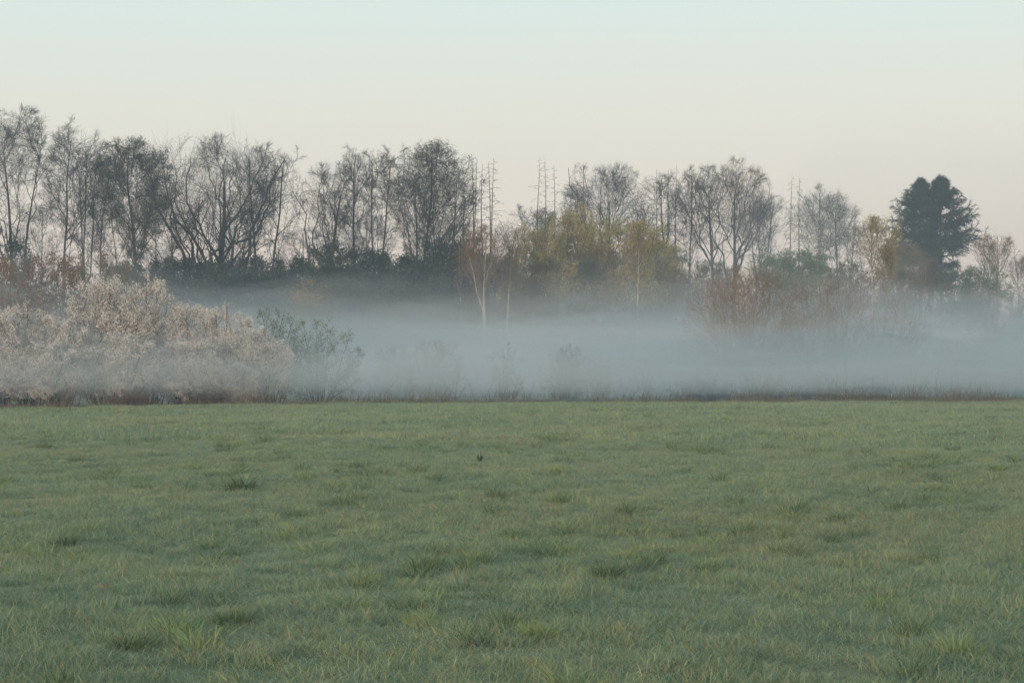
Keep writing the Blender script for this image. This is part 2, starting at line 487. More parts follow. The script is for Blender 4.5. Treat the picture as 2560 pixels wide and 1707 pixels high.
BT = bare_tree
BT(40, 116, 245, -70, 118, 560, "tall bare tree with forked trunk at the left edge of the treeline", 1, limbs=8, r0=.26, stems=2, lean=.02)
BT(158, 117, 305, 108, 250, 590, "slender bare tree with one straight dark trunk, second from the left", 2, form="exc", limbs=17, r0=.2, dens=.95)
BT(222, 119, 350, 165, 305, 640, "dense clump of several thin bare stems left of the budding tree", 3, form="exc", stems=4, limbs=9, r0=.17, dens=.75)
BT(322, 116, 340, 252, 402, 600, "budding dark tree with greenish crown just left of the broad oak", 4, form="exc", limbs=22, r0=.24, bud=1, dens=1.05)
BT(438, 114, 480, 372, 492, 640, "small crooked tree with greenish buds below the broad oak's left side", 5, form="oak", limbs=7, r0=.15, bud=1, crook=.14, dens=.8)
BT(535, 116, 325, 392, 668, 600, "broad oak with thick trunk and fan of ascending bare limbs", 6, form="oak", limbs=16, r0=.40, dens=1.05)
BT(662, 118, 345, 575, 758, 590, "bare tree with twin slim trunks right of the broad oak", 7, form="exc", stems=2, limbs=13, r0=.24, dens=.85, lean=.01)
BT(706, 115, 590, 660, 770, 690, "short crooked sapling in the gap right of the twin trunk tree", 8, form="oak", limbs=5, r0=.09, crook=.16, dens=.6, cat="tree")
BT(806, 118, 402, 755, 880, 610, "bare tree with thick crooked trunk at the left of the central clump", 9, form="oak", limbs=10, r0=.28, crook=.12, dens=.9)
BT(893, 120, 365, 850, 935, 650, "narrow bare tree with straight trunk in the central clump", 10, form="exc", limbs=18, r0=.2, dens=.8)
BT(958, 119, 367, 905, 1005, 620, "bare tree with paired trunks in the middle of the central clump", 11, form="exc", stems=2, limbs=10, r0=.2, dens=.8)
BT(1010, 119, 420, 985, 1085, 640, "bare tree leaning to the right under the drooping crown", 12, form="exc", limbs=11, r0=.16, lean=.1, dens=.75)
BT(1062, 118, 352, 990, 1172, 590, "dome crowned tree with drooping budding twigs, tallest of the central clump", 13, form="exc", limbs=22, r0=.24, droop=.35, bud=1, dens=.95)
BT(1108, 121, 430, 1050, 1175, 600, "bare tree with two thin trunks beneath the right side of the dome crown", 14, form="exc", stems=2, limbs=9, r0=.15, dens=.75)
BT(1262, 160, 556, 1225, 1300, 690, "low rounded bare tree far behind the gap in the treeline", 15, form="oak", limbs=9, r0=.15, dens=.8)
BT(1330, 142, 515, 1275, 1412, 650, "rounded bare tree at the foot of the tallest dead spruce", 16, form="oak", limbs=13, r0=.22, dens=.9)
BT(1440, 146, 455, 1405, 1480, 640, "small bare tree between two dead spruces left of centre right", 17, form="exc", limbs=14, r0=.14, dens=.8)
BT(1510, 144, 405, 1435, 1592, 620, "bare tree with dense rounded crown above the yellow willows", 18, form="oak", limbs=13, r0=.27, dens=1.0)
BT(1590, 150, 500, 1560, 1640, 660, "low bare tree filling the dip right of the rounded crown", 19, form="exc", limbs=12, r0=.13, dens=.7)
BT(1655, 144, 425, 1600, 1722, 640, "bare tree with wide side branches at the left of the right hand grove", 20, form="exc", limbs=18, r0=.2, dens=.85)
BT(1718, 146, 418, 1680, 1775, 640, "narrow reddish crowned bare tree inside the right hand grove", 21, form="exc", limbs=15, r0=.18, dens=.8, twigmat=M_TWIGR)
BT(1785, 143, 408, 1712, 1835, 620, "bare tree with spreading crooked limbs in the right hand grove", 22, form="oak", limbs=11, r0=.24, dens=.95)
BT(1845, 145, 390, 1765, 1912, 620, "tallest bare tree of the right hand grove with thick dark trunk", 23, form="oak", limbs=13, r0=.3, dens=1.0, twigmat=M_TWIGR)
BT(1905, 147, 470, 1850, 1965, 640, "bare tree with several thin slanting stems at the right of the grove", 24, form="exc", stems=3, limbs=9, r0=.15, dens=.75)
BT(2055, 138, 462, 1992, 2105, 640, "slim tree with pale blossom at the end of the right hand grove", 25, name="blossoming_tree", form="exc", limbs=16, r0=.15, bud=2, budmat=M_BLOSW, dens=.85, group="pale blossoming trees")
BT(2082, 136, 490, 2048, 2136, 650, "shorter tree with pale blossom beside the yellow leafed birch", 26, name="blossoming_tree", form="exc", limbs=14, r0=.13, bud=2, budmat=M_BLOSW, dens=.8, group="pale blossoming trees")
BT(2140, 140, 545, 2110, 2170, 660, "low twiggy bare tree between blossom and yellow birch", 27, form="exc", limbs=12, r0=.1, dens=.7, twigmat=M_TWIGR)

LOW = []
for i, (px, d, top, x0, x1, yb, lab) in enumerate([
    (95, 140, 500, 40, 160, 720, "low bare tree in the gap between the two leftmost tall trees"),
    (282, 142, 490, 225, 330, 720, "low bare tree behind the stem clump and the budding tree"),
    (400, 140, 520, 350, 460, 720, "low bare tree behind the small crooked budding tree"),
    (608, 143, 500, 550, 660, 720, "low bare tree between the oak and the twin trunk tree"),
    (745, 145, 560, 690, 800, 720, "low bare tree behind the crooked sapling"),
    (845, 142, 510, 800, 900, 720, "low bare tree behind the crooked trunk of the central clump"),
    (925, 144, 520, 880, 985, 720, "low bare tree behind the narrow straight tree"),
    (1075, 145, 520, 1010, 1130, 720, "low bare tree behind the leaning tree"),
    (1160, 147, 540, 1110, 1215, 720, "low bare tree behind the dead spruce trio")]):
    if i < 2:
        LOW.append((BT(px, d, top, x0, x1, yb, lab, 60 + i, form="exc", limbs=14, r0=.13, dens=.75, group="low bare trees behind the left treeline"), wz(top, d), (x1 - x0) * d))
        continue
    src, H0, W0 = LOW[i % 2]
    o = copy_tree(src, (wx(px, d), d, float(gz(wx(px, d), d)) - .05), i * 1.3, (x1 - x0) * d / W0, wz(top, d) / H0)
    tag(o, lab)

# dead spruces: bare poles with short drooping branch stubs
def snag(px, d, top, label, seed, span=60, lean=0.0, r0=.105, n=54, low=.42):
    rng = np.random.default_rng(seed)
    H = wz(top, d); X = wx(px, d)
    root = empty("dead_spruce", (X, d, float(gz(X, d)) - .05))
    tag(root, label, "dead tree", "dead spruces in the treeline")
    P, R = lean_pts(rng, H, 14, lean + rng.normal(0, .013), .05, r0, .009)
    MT = tubes(Mesh(), P, R, 6); MT.obj("trunk", M_SNAG, root)
    Lm = span / F * d / H
    B, BR = spawn(rng, P, R, n, low, .985, (62, 108), (Lm * .15, Lm * 1.1), 5, .09, -.10, .3, None, .8, .35, .010)
    MB = tubes(Mesh(), B, BR, 4)
    S, SR = spawn(rng, B, BR, 4, .25, 1, (30, 60), (.15, .35), 2, .05, -.05, .6, None, .3, .5, .007)
    tubes(MB, S, SR, 3)
    stuff(MB.obj("branches", M_SNAG, root))
    return root
for i, (px, d, top, sp, ln, lab) in enumerate([
    (1142, 122, 480, 14, .006, "short bare pole of a dead spruce at the right edge of the central clump"),
    (1158, 121, 470, 16, -.02, "leaning thin dead spruce beside the dome crowned tree"),
    (1172, 120, 398, 20, .0, "tall thin dead spruce standing left of a pair of dead spruces"),
    (1180, 122, 384, 22, .0, "tallest thin dead spruce against the dome crown's right edge"),
    (1200, 119, 410, 22, -.006, "dead spruce with few branches, left of the trio by the gap"),
    (1210, 121, 402, 22, .004, "middle dead spruce of the trio by the gap in the treeline"),
    (1221, 118, 396, 42, .002, "dead spruce with long drooping branches at the gap in the treeline"),
    (1337, 143, 393, 36, .008, "tallest dead spruce right of the gap with long left hand branches"),
    (1362, 144, 398, 32, -.006, "second dead spruce right of the gap, with short whorled branches"),
    (1397, 145, 412, 26, .0, "third dead spruce right of the gap, shorter than its neighbours"),
    (1460, 145, 407, 24, .0, "dead spruce tip rising beside the dense rounded crown"),
    (1646, 146, 420, 22, .0, "dead spruce at the left end of the right hand grove"),
    (1668, 148, 424, 18, .0, "faint thin dead spruce second in the right hand grove"),
    (1692, 147, 410, 22, .0, "dead spruce rising between two bare crowns of the right hand grove"),
    (1967, 143, 433, 24, -.004, "dead spruce at the right end of the grove beside slanting stems"),
    (1998, 141, 440, 26, .0, "dead spruce touching the left side of the pale blossoming tree"),
    (2249, 133, 475, 16, .0, "dead spruce pole against the left side of the dark spruces"),
]):
    snag(px, d, top, lab, 200 + i, span=sp * 2.1, lean=ln)

# the two living spruces
def spruce(px, d, top, label, seed, prof, r0=.2, n=120):
    """prof: (image row, left reach px, right reach px)"""
    rng = np.random.default_rng(seed)
    H = wz(top, d); X = wx(px, d)
    root = empty("spruce_tree", (X, d, float(gz(X, d)) - .05))
    tag(root, label, "spruce", "pair of living spruces")
    P, R = lean_pts(rng, H, 14, 0, .02, r0, .02)
    tubes(Mesh(), P, R, 7).obj("trunk", M_BARK, root)
    zz = np.array([wz(p[0], d) for p in prof])[::-1]
    lf = np.array([p[1] for p in prof])[::-1] / F * d * 1.1
    rt = np.array([p[2] for p in prof])[::-1] / F * d * 1.1
    nw = int((H - zz[0]) / .62)
    z = zz[0] + (H - .15 - zz[0]) * ((rng.integers(0, nw, n) + .5) / nw) + rng.normal(0, .07, n)
    free = rng.random(n) < .3; z[free] = rng.uniform(zz[0], H - .05, free.sum())
    tip = rng.random(n) < .12; z[tip] = H - rng.uniform(.02, 1.6, tip.sum()) ; z.sort()
    az = rng.uniform(0, 6.283, n)
    c = np.cos(az)
    LL = np.where(c < 0, np.interp(z, zz, lf), np.interp(z, zz, rt))
    LL = LL * (np.abs(c) + .85 * (1 - np.abs(c))) * rng.uniform(.72, 1.08, n)
    K = 7
    hh = (z - zz[0]) / (H - zz[0])
    B = np.empty((n, K, 3)); B[:, 0] = np.stack([0 * z, 0 * z, z - .1 * LL * (1 - hh)], 1)
    for k in range(1, K):
        s = k / (K - 1)
        sl = (-.35 + .75 * s) * (1 - hh) + (.1 + .9 * s) * hh          # droop low down, rise near the top, tips turn up
        st = LL / (K - 1)
        B[:, k] = B[:, k - 1] + np.stack([np.cos(az) * st, np.sin(az) * st, sl * st * .75], 1) + rng.normal(0, .03, (n, 3))
    BR = np.linspace(.04, .012, K)[None] * np.ones((n, 1))
    stuff(tubes(Mesh(), B, BR, 4).obj("branches", M_BARK, root))
    S, SR = spawn(rng, B, BR, 12, .12, 1, (30, 60), (.28, .55), 3, .08, -.14, .8, None, .6, .5, .012, minlen=.2)
    MN = tubes(Mesh(), S, SR * 1.5, 3)
    T, TR = spawn(rng, np.concatenate([S, B[:, [2, 4, 6]]]), np.concatenate([SR, BR[:, [2, 4, 6]]]), 8, .05, 1, (25, 65), (.3, .6), 2, .1, -.2, 1.1, None, .4, .35, .0155, minlen=.2)
    cones(MN, T, TR)
    stuff(MN.obj("foliage", M_SPRUCE, root))
    return root
spruce(2303, 134, 447, "dark green spruce with rounded top, left one of the close pair", 301,
       [(447, 2, 2), (462, 12, 13), (490, 34, 36), (530, 58, 48), (570, 72, 46), (605, 80, 44), (635, 62, 40), (670, 36, 34), (710, 18, 20)], n=185)
spruce(2354, 131, 443, "dark green spruce with long right hand boughs, right one of the close pair", 302,
       [(443, 2, 2), (460, 13, 14), (490, 32, 38), (520, 42, 60), (555, 48, 78), (590, 50, 96), (615, 50, 84), (645, 42, 58), (685, 32, 44), (725, 22, 24)], n=195)

# birches and leafing trees
def birch(px, d, top, x0, x1, ybase, label, seed, leaf=2, leafmat=None, r0=.1, forks=3, twig=1.0, twigmat=None, group="birches in the mist", lean=0.0):
    rng = np.random.default_rng(seed)
    H = wz(top, d); X = wx(px, d); W = (x1 - x0) / F * d / 2
    cx = wx((x0 + x1) / 2, d) - X; zb = wz(ybase, d); cz = zb + (H - zb) * .5
    env = (np.array([cx, 0, cz]), np.array([W, W, H - cz]), cz - zb)
    root = empty("birch_tree", (X, d, float(gz(X, d)) - .05)); tag(root, label, "birch", group)
    P, R = lean_pts(rng, H * .96, 14, lean, .045, r0, .014)
    tubes(Mesh(), P, R, 7).obj("trunk", M_BIRCH, root)
    MB = Mesh(); MW = Mesh(); Bl = []
    if forks:
        L, LR = bezier_limbs(rng, P, R, forks, env, 9, (1.5, 3), .02, .6, .3, 0, (.5, .4), .02)
        for q in range(forks): tubes(Mesh(), L[q:q + 1], LR[q:q + 1], 6).obj("limb", M_BIRCH, root)
        Bl.append(spawn(rng, L, LR, 8, .25, 1, (20, 45), (.3, .5), 6, .1, .05, .45, env, .35, .2, .010, (.8, 1.05)))
    Bl.append(bezier_limbs(rng, P, R, int(22 * twig), env, 6, (1., 2.4), .04, .35, .25, -.8, (.55, .4), .012))
    B = np.concatenate([b[0] for b in Bl]); BR = np.concatenate([b[1] for b in Bl])
    stuff(tubes(MB, B, BR, 4).obj("branches", twigmat or M_BTWIG, root))
    S, SR = spawn(rng, B, BR, 8, .15, 1, (20, 50), (.3, .6), 3, .1, .0, .55, env, .35, .35, .007, (.8, 1.1))
    tubes(MW, S, SR, 3)
    T, TR = spawn(rng, S, SR, 4, .1, 1, (20, 55), (.5, 1.0), 3, .1, -.10, .65, None, .3, .5, .0055, minlen=.25)
    cones(MW, T, TR); stuff(MW.obj("twigs", twigmat or M_BTWIG, root))
    if leaf:
        stuff(leaves(Mesh(), rng, T, leaf, .045, .06).obj("foliage", leafmat or M_YLEAF, root, smooth=False))
    return root
birch(1205, 110, 560, 1140, 1270, 690, "forked birch with pale trunk rising from the mist at the gap", 401, leaf=0, r0=.13, forks=4, lean=.0)
birch(1278, 112, 600, 1250, 1310, 720, "slender pale birch right of the forked birch", 402, leaf=1, leafmat=M_BRNLEAF, r0=.07, forks=0, lean=.02)
birch(1588, 114, 545, 1550, 1640, 680, "slender birch with white lower trunk below the yellow willows", 403, leaf=1, r0=.09, forks=1)
birch(2186, 106, 540, 2138, 2245, 650, "yellow leafed birch with forked pale trunk left of the dark spruces", 404, leaf=2, r0=.09, forks=2)
birch(2200, 107, 610, 2185, 2240, 690, "thin leaning birch stem just right of the yellow leafed birch", 405, leaf=1, r0=.06, forks=0, lean=.07)
birch(2332, 118, 640, 2312, 2352, 710, "birch with orange pale stem in front of the dark spruces", 406, leaf=0, r0=.05, forks=0)
birch(2313, 119, 650, 2296, 2330, 710, "faint thin birch stem left of the orange stemmed birch", 407, leaf=1, leafmat=M_BRNLEAF, r0=.04, forks=0)
birch(2492, 124, 588, 2432, 2545, 650, "twiggy pale birch at the far right beyond the dark spruces", 408, leaf=0, r0=.1, forks=4, twig=1.3, group="birches at the right edge")
birch(2556, 126, 640, 2515, 2600, 690, "low twiggy birch cut by the right edge of the picture", 409, leaf=0, r0=.07, forks=2, group="birches at the right edge")
birch(1152, 112, 600, 1125, 1185, 720, "thin reddish birch left of the forked birch", 410, leaf=1, leafmat=M_BRNLEAF, r0=.06, forks=0)

LPROTO = {}
def leafy_tree(px, d, top, x0, x1, ybase, label, seed, leafmat, n=5, name="willow_tree", group="leafing willows of the middle distance", stems=3, twigmat=None, cat="willow", dens=1.0, droop=.15):
    ybase = ybase + 90
    key = seed % 3
    if key in LPROTO:
        src, H0, W0, cx0 = LPROTO[key]
        X = wx(px, d); sx = (x1 - x0) / F * d / W0
        root = empty(name, (X, d, float(gz(X, d)) - .05)); tag(root, label, cat, group)
        root.scale = (-sx if seed % 2 else sx, sx, wz(top, d) / H0)
        for ch in list(src.children):
            c = ch.copy(); COL.objects.link(c); c.parent = root
            if c.name.startswith("foliage"):
                c.material_slots[0].link = 'OBJECT'; c.material_slots[0].material = leafmat
        return root
    r = bare_tree(px, d, top, x0, x1, ybase, label, seed, name=name, form="exc", stems=stems, limbs=13, r0=.13, droop=droop, bud=n, budmat=leafmat, bsize=.048, bark=M_TWIGR,
                  twigmat=twigmat or M_OTWIG, group=group, dens=.66 * dens, cat=cat)
    LPROTO[key] = (r, wz(top, d), (x1 - x0) / F * d, 0)
    return r
leafy_tree(1412, 126, 512, 1350, 1490, 720, "yellow green willow at the left of the leafing pair", 501, M_YLEAF)
leafy_tree(1582, 124, 535, 1498, 1668, 720, "yellow green willow at the right of the leafing pair", 502, M_YLEAF)
leafy_tree(1350, 124, 560, 1290, 1420, 740, "ochre leafing willow left of the leafing pair", 513, M_YLEAF)
leafy_tree(1470, 127, 540, 1420, 1540, 730, "ochre green willow in the notch between the leafing pair", 514, M_YLEAF)
leafy_tree(1640, 126, 580, 1590, 1700, 740, "ochre willow right of the leafing pair", 515, M_YLEAF)
leafy_tree(1498, 122, 600, 1440, 1560, 760, "lower olive willow between the two yellow green willows", 503, M_BRNLEAF)
leafy_tree(1330, 118, 645, 1255, 1400, 780, "low brownish olive willow beside the slender birches", 504, M_BRNLEAF)
leafy_tree(1680, 128, 610, 1625, 1740, 760, "brownish leafing willow left of the red willow dome", 505, M_BRNLEAF)
leafy_tree(2000, 132, 610, 1940, 2075, 760, "soft green leafing tree behind the red willow dome", 506, M_GLEAF)
leafy_tree(1940, 134, 625, 1870, 2000, 760, "bluish green leafing tree left of the soft green one", 507, M_GLEAF)
leafy_tree(1790, 134, 640, 1730, 1850, 760, "olive undergrowth tree under the tallest grove tree", 508, M_BUD)
leafy_tree(2262, 122, 590, 2215, 2310, 740, "olive leafing tree in front of the left dark spruce", 509, M_BRNLEAF)
leafy_tree(2420, 124, 655, 2370, 2490, 770, "low green leafing tree right of the dark spruces", 510, M_GLEAF)
leafy_tree(2110, 128, 640, 2060, 2170, 760, "grey green leafing tree below the blossoming trees", 511, M_BUD)
leafy_tree(1205, 124, 618, 1140, 1300, 760, "reddish brown thicket tree behind the forked birch", 512, M_BRNLEAF, twigmat=M_TWIGR)

# ------------------------------------------------------------------ shrubs
def shrub_meshes(seed, H, W, stems=16, n=(6, 6, 5), wander=.1, up=.05, leaf=0, lsize=.04, rs=.03, fillc=(.7, 1.05), cz=.45, tl=(.35, .8), lspread=.04, basew=.25, deep=.8, leaft=.1, vase=.35, tr=1.0, clump=None):
    rng = np.random.default_rng(seed)
    env = (np.array([0, 0, H * cz]), np.array([W, W * deep, H * (1 - cz)]), H * cz)
    k = (np.arange(stems) + rng.random(stems)) / stems
    zz = -.75 + 1.75 * k ** .7
    th = np.arange(stems) * 2.399 + rng.normal(0, .4, stems)
    hr = np.sqrt(np.maximum(1 - np.abs(zz) ** 2.2, .02))
    f = rng.uniform(fillc[0], fillc[1], stems)
    tg = np.stack([np.cos(th) * hr * W, np.sin(th) * hr * W * deep, H * cz + zz * np.where(zz < 0, H * cz, H * (1 - cz))], 1)
    tg[:, :2] *= (f * rng.uniform(.35, 1, stems) ** .5)[:, None]; tg[:, 2] *= f
    base = np.stack([tg[:, 0] * basew * rng.uniform(.3, 1.3, stems), tg[:, 1] * basew * rng.uniform(.3, 1.3, stems), np.full(stems, -.1)], 1)
    ct = base + (tg - base) * np.array([vase, vase, .55])
    q = np.linspace(0, 1, 7)[None, :, None]
    P = base[:, None] * (1 - q) ** 2 + 2 * ct[:, None] * q * (1 - q) + tg[:, None] * q ** 2
    w = np.cumsum(rng.normal(0, 1, (stems, 7, 3)), 1); w -= w[:, :1]
    P = P + w * wander * .09 * np.linalg.norm(tg - base, axis=1)[:, None, None]
    R = rs * rng.uniform(.6, 1.1, stems)[:, None] * np.linspace(1, .3, 7)[None]
    MS = tubes(Mesh(), P, R, 5)
    B, BR = spawn(rng, P, R, n[0], .2, 1, (18, 52), (.28, .55), 5, wander, up, .55, env, .4, .3, .008 * tr, fill=(.8, 1.1))
    tubes(MS, B, BR, 4)
    MW = Mesh()
    S, SR = spawn(rng, B, BR, n[1], .15, 1, (20, 58), (.35, .7), 3, wander, up, .6, env, .35, .4, .006 * tr, fill=(.8, 1.2))
    tubes(MW, S, SR, 3)
    T, TR = spawn(rng, np.concatenate([S, B[:, [0, 2, 4]]]), np.concatenate([SR, BR[:, [0, 2, 4]]]), n[2], .1, 1, (20, 65), tl, 2, wander, up, .65, None, .3, .5, .005 * tr, minlen=.18)
    cones(MW, T, TR)
    ML = None
    if leaf:
        ML = leaves(Mesh(), rng, T, leaf, lsize, lspread, t0=leaft, clump=clump)
        leaves(ML, rng, S, leaf, lsize, lspread, t0=leaft, clump=clump)
    return MS, MW, ML
PROTO = {}
def shrub(name, label, cat, px, d, top, wpx, seed, smat, wmat, lmat=None, group=None, lname="foliage", **k):
    X = wx(px, d); H = wz(top, d); W = wpx / 2 / F * d
    root = empty(name, (X, d, float(gz(X, d)) - .03)); tag(root, label, cat, group)
    np_ = k.pop("proto", 0)
    if np_:
        key = (k.get("group") or group, seed % np_)
        if key in PROTO:
            src, H0, W0 = PROTO[key]
            r = src["root"]
            sx = W / W0
            root.scale = (sx if seed % 2 else -sx, sx, H / H0)
            for ch in r.children:
                c = ch.copy(); COL.objects.link(c); c.parent = root
                if lmat and c.name.split(".")[0] == lname:
                    c.material_slots[0].link = 'OBJECT'; c.material_slots[0].material = lmat
            return root
        PROTO[key] = ({"root": root}, H, W)
    MS, MW, ML = shrub_meshes(seed, H, W, **k)
    stuff(MS.obj("stems", smat, root)); stuff(MW.obj("twigs", wmat, root))
    if ML: stuff(ML.obj(lname, lmat, root, smooth=False))
    return root

# blossom thicket on the left
BL = dict(proto=3, smat=M_TWIG, wmat=M_SHOOT, lmat=M_BLOS, lname="blossom", group="blossoming blackthorn thicket on the left",
          stems=32, n=(6, 5, 5), wander=.10, up=.05, leaf=8, lsize=.029, rs=.03, tl=(.45, .95), lspread=.03, cz=.5, basew=.5, deep=.6, fillc=(.65, 1.08), clump=(1.2, -.2))
for i, (px, dd, top, wp, lab) in enumerate([
    (-8, 2.5, 775, 150, "blossoming blackthorn cut by the left edge of the picture"),
    (62, 3.5, 768, 150, "blackthorn with upright cream tips at the left end of the thicket"),
    (150, 3.0, 790, 160, "low blackthorn in the dip left of the highest blossom crown"),
    (262, 4.5, 690, 180, "tallest cream blossoming blackthorn of the thicket"),
    (372, 4.0, 706, 150, "grey white blackthorn shouldering the tallest one on its right"),
    (300, 1.8, 830, 190, "low misty blackthorn at the foot of the tallest one"),
    (468, 4.0, 762, 150, "blackthorn with orange tinged tips right of the grey white one"),
    (560, 3.2, 775, 160, "wide blackthorn left of the green hawthorn"),
    (640, 2.4, 815, 150, "bright tipped blackthorn overlapping the green hawthorn"),
    (480, 1.6, 850, 180, "low blossoming blackthorn with a pale spray near the field edge"),
    (575, 1.2, 905, 130, "lowest blackthorn spray hanging over the verge grass"),
    (110, 1.6, 850, 190, "low hazy blackthorn near the left end of the verge"),
]):
    d = float(edge(wx(px, 77))) + dd
    shrub("blackthorn_bush", lab, "bush", px, d, top, wp * 1.2, 600 + i, **BL)

# green hawthorns
HW = dict(smat=M_TWIG, wmat=M_OTWIG, lmat=M_GLEAF, group="green hawthorns beside the blossom thicket", stems=18, n=(6, 6, 4), wander=.15, up=.0, leaf=3, lsize=.028, rs=.03, lspread=.02, cz=.5, basew=.35, tl=(.25, .6), deep=.7)
shrub("hawthorn_bush", "green leafing hawthorn with stiff spiky top beside the blossom", "bush", 672, 84.5, 768, 220, 651, **HW)
shrub("hawthorn_bush", "green leafing hawthorn at the right end of the thicket, half in mist", "bush", 800, 86.5, 796, 210, 652, **HW)

# russet shrubs behind the thicket
RU = dict(proto=3, smat=M_TWIGR, wmat=M_TWIGR, lmat=M_RUSSET, group="russet leaved shrubs behind the blossom thicket", stems=20, n=(7, 6, 4), wander=.1, up=.06, leaf=3, lsize=.062, rs=.035, lspread=.07, cz=.5, basew=.5)
shrub("russet_shrub", "russet leaved shrub at the left edge above the blossom", "shrub", 30, 92, 640, 200, 661, **RU)
shrub("russet_shrub", "tallest russet shrub behind the left end of the thicket", "shrub", 135, 94, 620, 190, 662, **RU)
shrub("russet_shrub", "brown russet shrub left of the tallest blackthorn", "shrub", 225, 96, 606, 180, 663, **{**RU, "lmat": M_BRNLEAF})
shrub("russet_shrub", "dull brown shrub behind the tallest blackthorn", "shrub", 305, 97, 650, 130, 664, **{**RU, "lmat": M_BRNLEAF})

# dark evergreen undergrowth beneath the treeline
EV = dict(proto=3, smat=M_BARK, wmat=M_TWIG, lmat=M_EVER, group="dark undergrowth below the left treeline", stems=24, n=(6, 6, 4), wander=.12,
          up=.04, leaf=5, lsize=.088, rs=.05, lspread=.15, cz=.5, basew=.6, tl=(.3, .6), deep=.6)
evs = [(350, 116, 668, 130, "dark bush in the second row behind the russet shrubs"), (435, 117, 660, 130, "dark bush in the second row left of the oak"),
       (520, 116, 664, 130, "dark bush in the second row right behind the oak's trunk"), (605, 117, 668, 130, "dark bush in the second row between oak and twin trunks"),
       (692, 116, 664, 130, "dark bush in the second row right of the twin trunks"), (772, 117, 655, 130, "dark bush in the second row left of the crooked trunk"),
       (848, 116, 655, 130, "dark bush in the second row right of the crooked trunk"), (925, 117, 655, 130, "dark bush in the second row left of the paired trunks"),
       (1002, 116, 650, 130, "dark bush in the second row behind the leaning tree"), (1075, 117, 640, 130, "dark bush in the second row below the dome crown"),
       (390, 110, 672, 130, "dark evergreen bush right of the russet shrubs"), (478, 111, 664, 130, "dark evergreen bush left of the oak's trunk"),
       (560, 109, 670, 130, "dark evergreen bush under the oak's trunk"), (650, 110, 662, 130, "dark evergreen bush under the twin trunks"),
       (735, 112, 668, 120, "dark evergreen bush in the gap right of the twin trunks"), (815, 111, 640, 110, "dark evergreen bush under the crooked trunk"),
       (880, 110, 672, 120, "dark evergreen bush under the narrow straight tree"), (965, 111, 660, 120, "dark evergreen bush under the paired trunks"),
       (1040, 112, 655, 110, "dark evergreen bush under the leaning tree"), (1110, 112, 625, 110, "tall dark evergreen bush below the dome crown"),
       (20, 108, 640, 150, "dark evergreen bush behind the russet shrubs at the left edge"), (1172, 118, 612, 90, "dark bush at the foot of the dead spruce trio"),
       (310, 110, 660, 110, "dark evergreen bush behind the tallest blackthorn")]
for i, (px, d, top, wp, lab) in enumerate(evs):
    shrub("evergreen_bush", lab, "bush", px, d, top - 24 + float(np.random.default_rng(i + 5).uniform(-30, 26)), wp * float(np.random.default_rng(i + 55).uniform(1.1, 1.6)), 700 + i, **EV)

# twiggy brown shrubs of the middle distance
TW = dict(proto=3, smat=M_WILLOW, wmat=M_WILLOW, lmat=M_BRNLEAF, group="brown twiggy shrubs in the mist", stems=26, n=(5, 5, 3), wander=.06, up=.05,
          leaf=0, rs=.028, cz=.45, basew=.35, tl=(.4, .8))
shrub("willow_shrub", "large dome of reddish willow twigs rising out of the mist on the right", "shrub", 1870, 101, 660, 360, 751, **{**TW, "stems": 100, "n": (7, 6, 4), "proto": 0, "rs": .02, "tr": .85, "cz": .36, "fillc": (.9, 1.0), "deep": .75, "tl": (.25, .5), "up": .02, "vase": .5})
shrub("willow_shrub", "brown willow dome joined to the right of the reddish one", "shrub", 2075, 103, 688, 270, 752, **{**TW, "stems": 76, "proto": 0, "rs": .02, "cz": .36, "fillc": (.9, 1.0), "tl": (.25, .5), "up": .02, "vase": .5})
shrub("willow_shrub", "yellowish willow bush rising from mist right of the green hawthorns", "shrub", 780, 104, 690, 170, 753, **{**TW, "leaf": 1, "lsize": .05, "lmat": M_YLEAF, "proto": 0})
shrub("willow_shrub", "faint rounded willow shrub in the mist centre, left of the wide one", "shrub", 1268, 91.5, 856, 115, 754, **{**TW, "proto": 0, "stems": 16, "fillc": (.55, 1.05)})
shrub("willow_shrub", "wide fan shaped willow shrub in the mist centre", "shrub", 1420, 93, 868, 150, 755, **{**TW, "stems": 44, "proto": 0})
shrub("willow_shrub", "open twiggy shrub attached to the right of the wide fan", "shrub", 1500, 94, 885, 90, 756, **{**TW, "stems": 18, "proto": 0})
shrub("willow_shrub", "bare sapling alone in the mist left of the right hand shrubs", "shrub", 1612, 94.5, 898, 60, 757, **{**TW, "stems": 4, "basew": .1, "proto": 0})
shrub("willow_shrub", "small crooked sapling under the faint white blossom", "shrub", 1135, 89.5, 900, 70, 758, **{**TW, "stems": 4, "basew": .1, "proto": 0})
shrub("willow_shrub", "thin upright sapling at the left of the open mist", "shrub", 1026, 88, 915, 30, 759, **{**TW, "stems": 3, "basew": .1, "proto": 0})
shrub("willow_shrub", "pale olive shrub in thick mist right of the willow domes", "shrub", 2240, 104, 750, 190, 760, **{**TW, "stems": 40})
shrub("willow_shrub", "faint shrub in thick mist at the right edge of the picture", "shrub", 2470, 112, 780, 190, 761, **{**TW, "stems": 40})

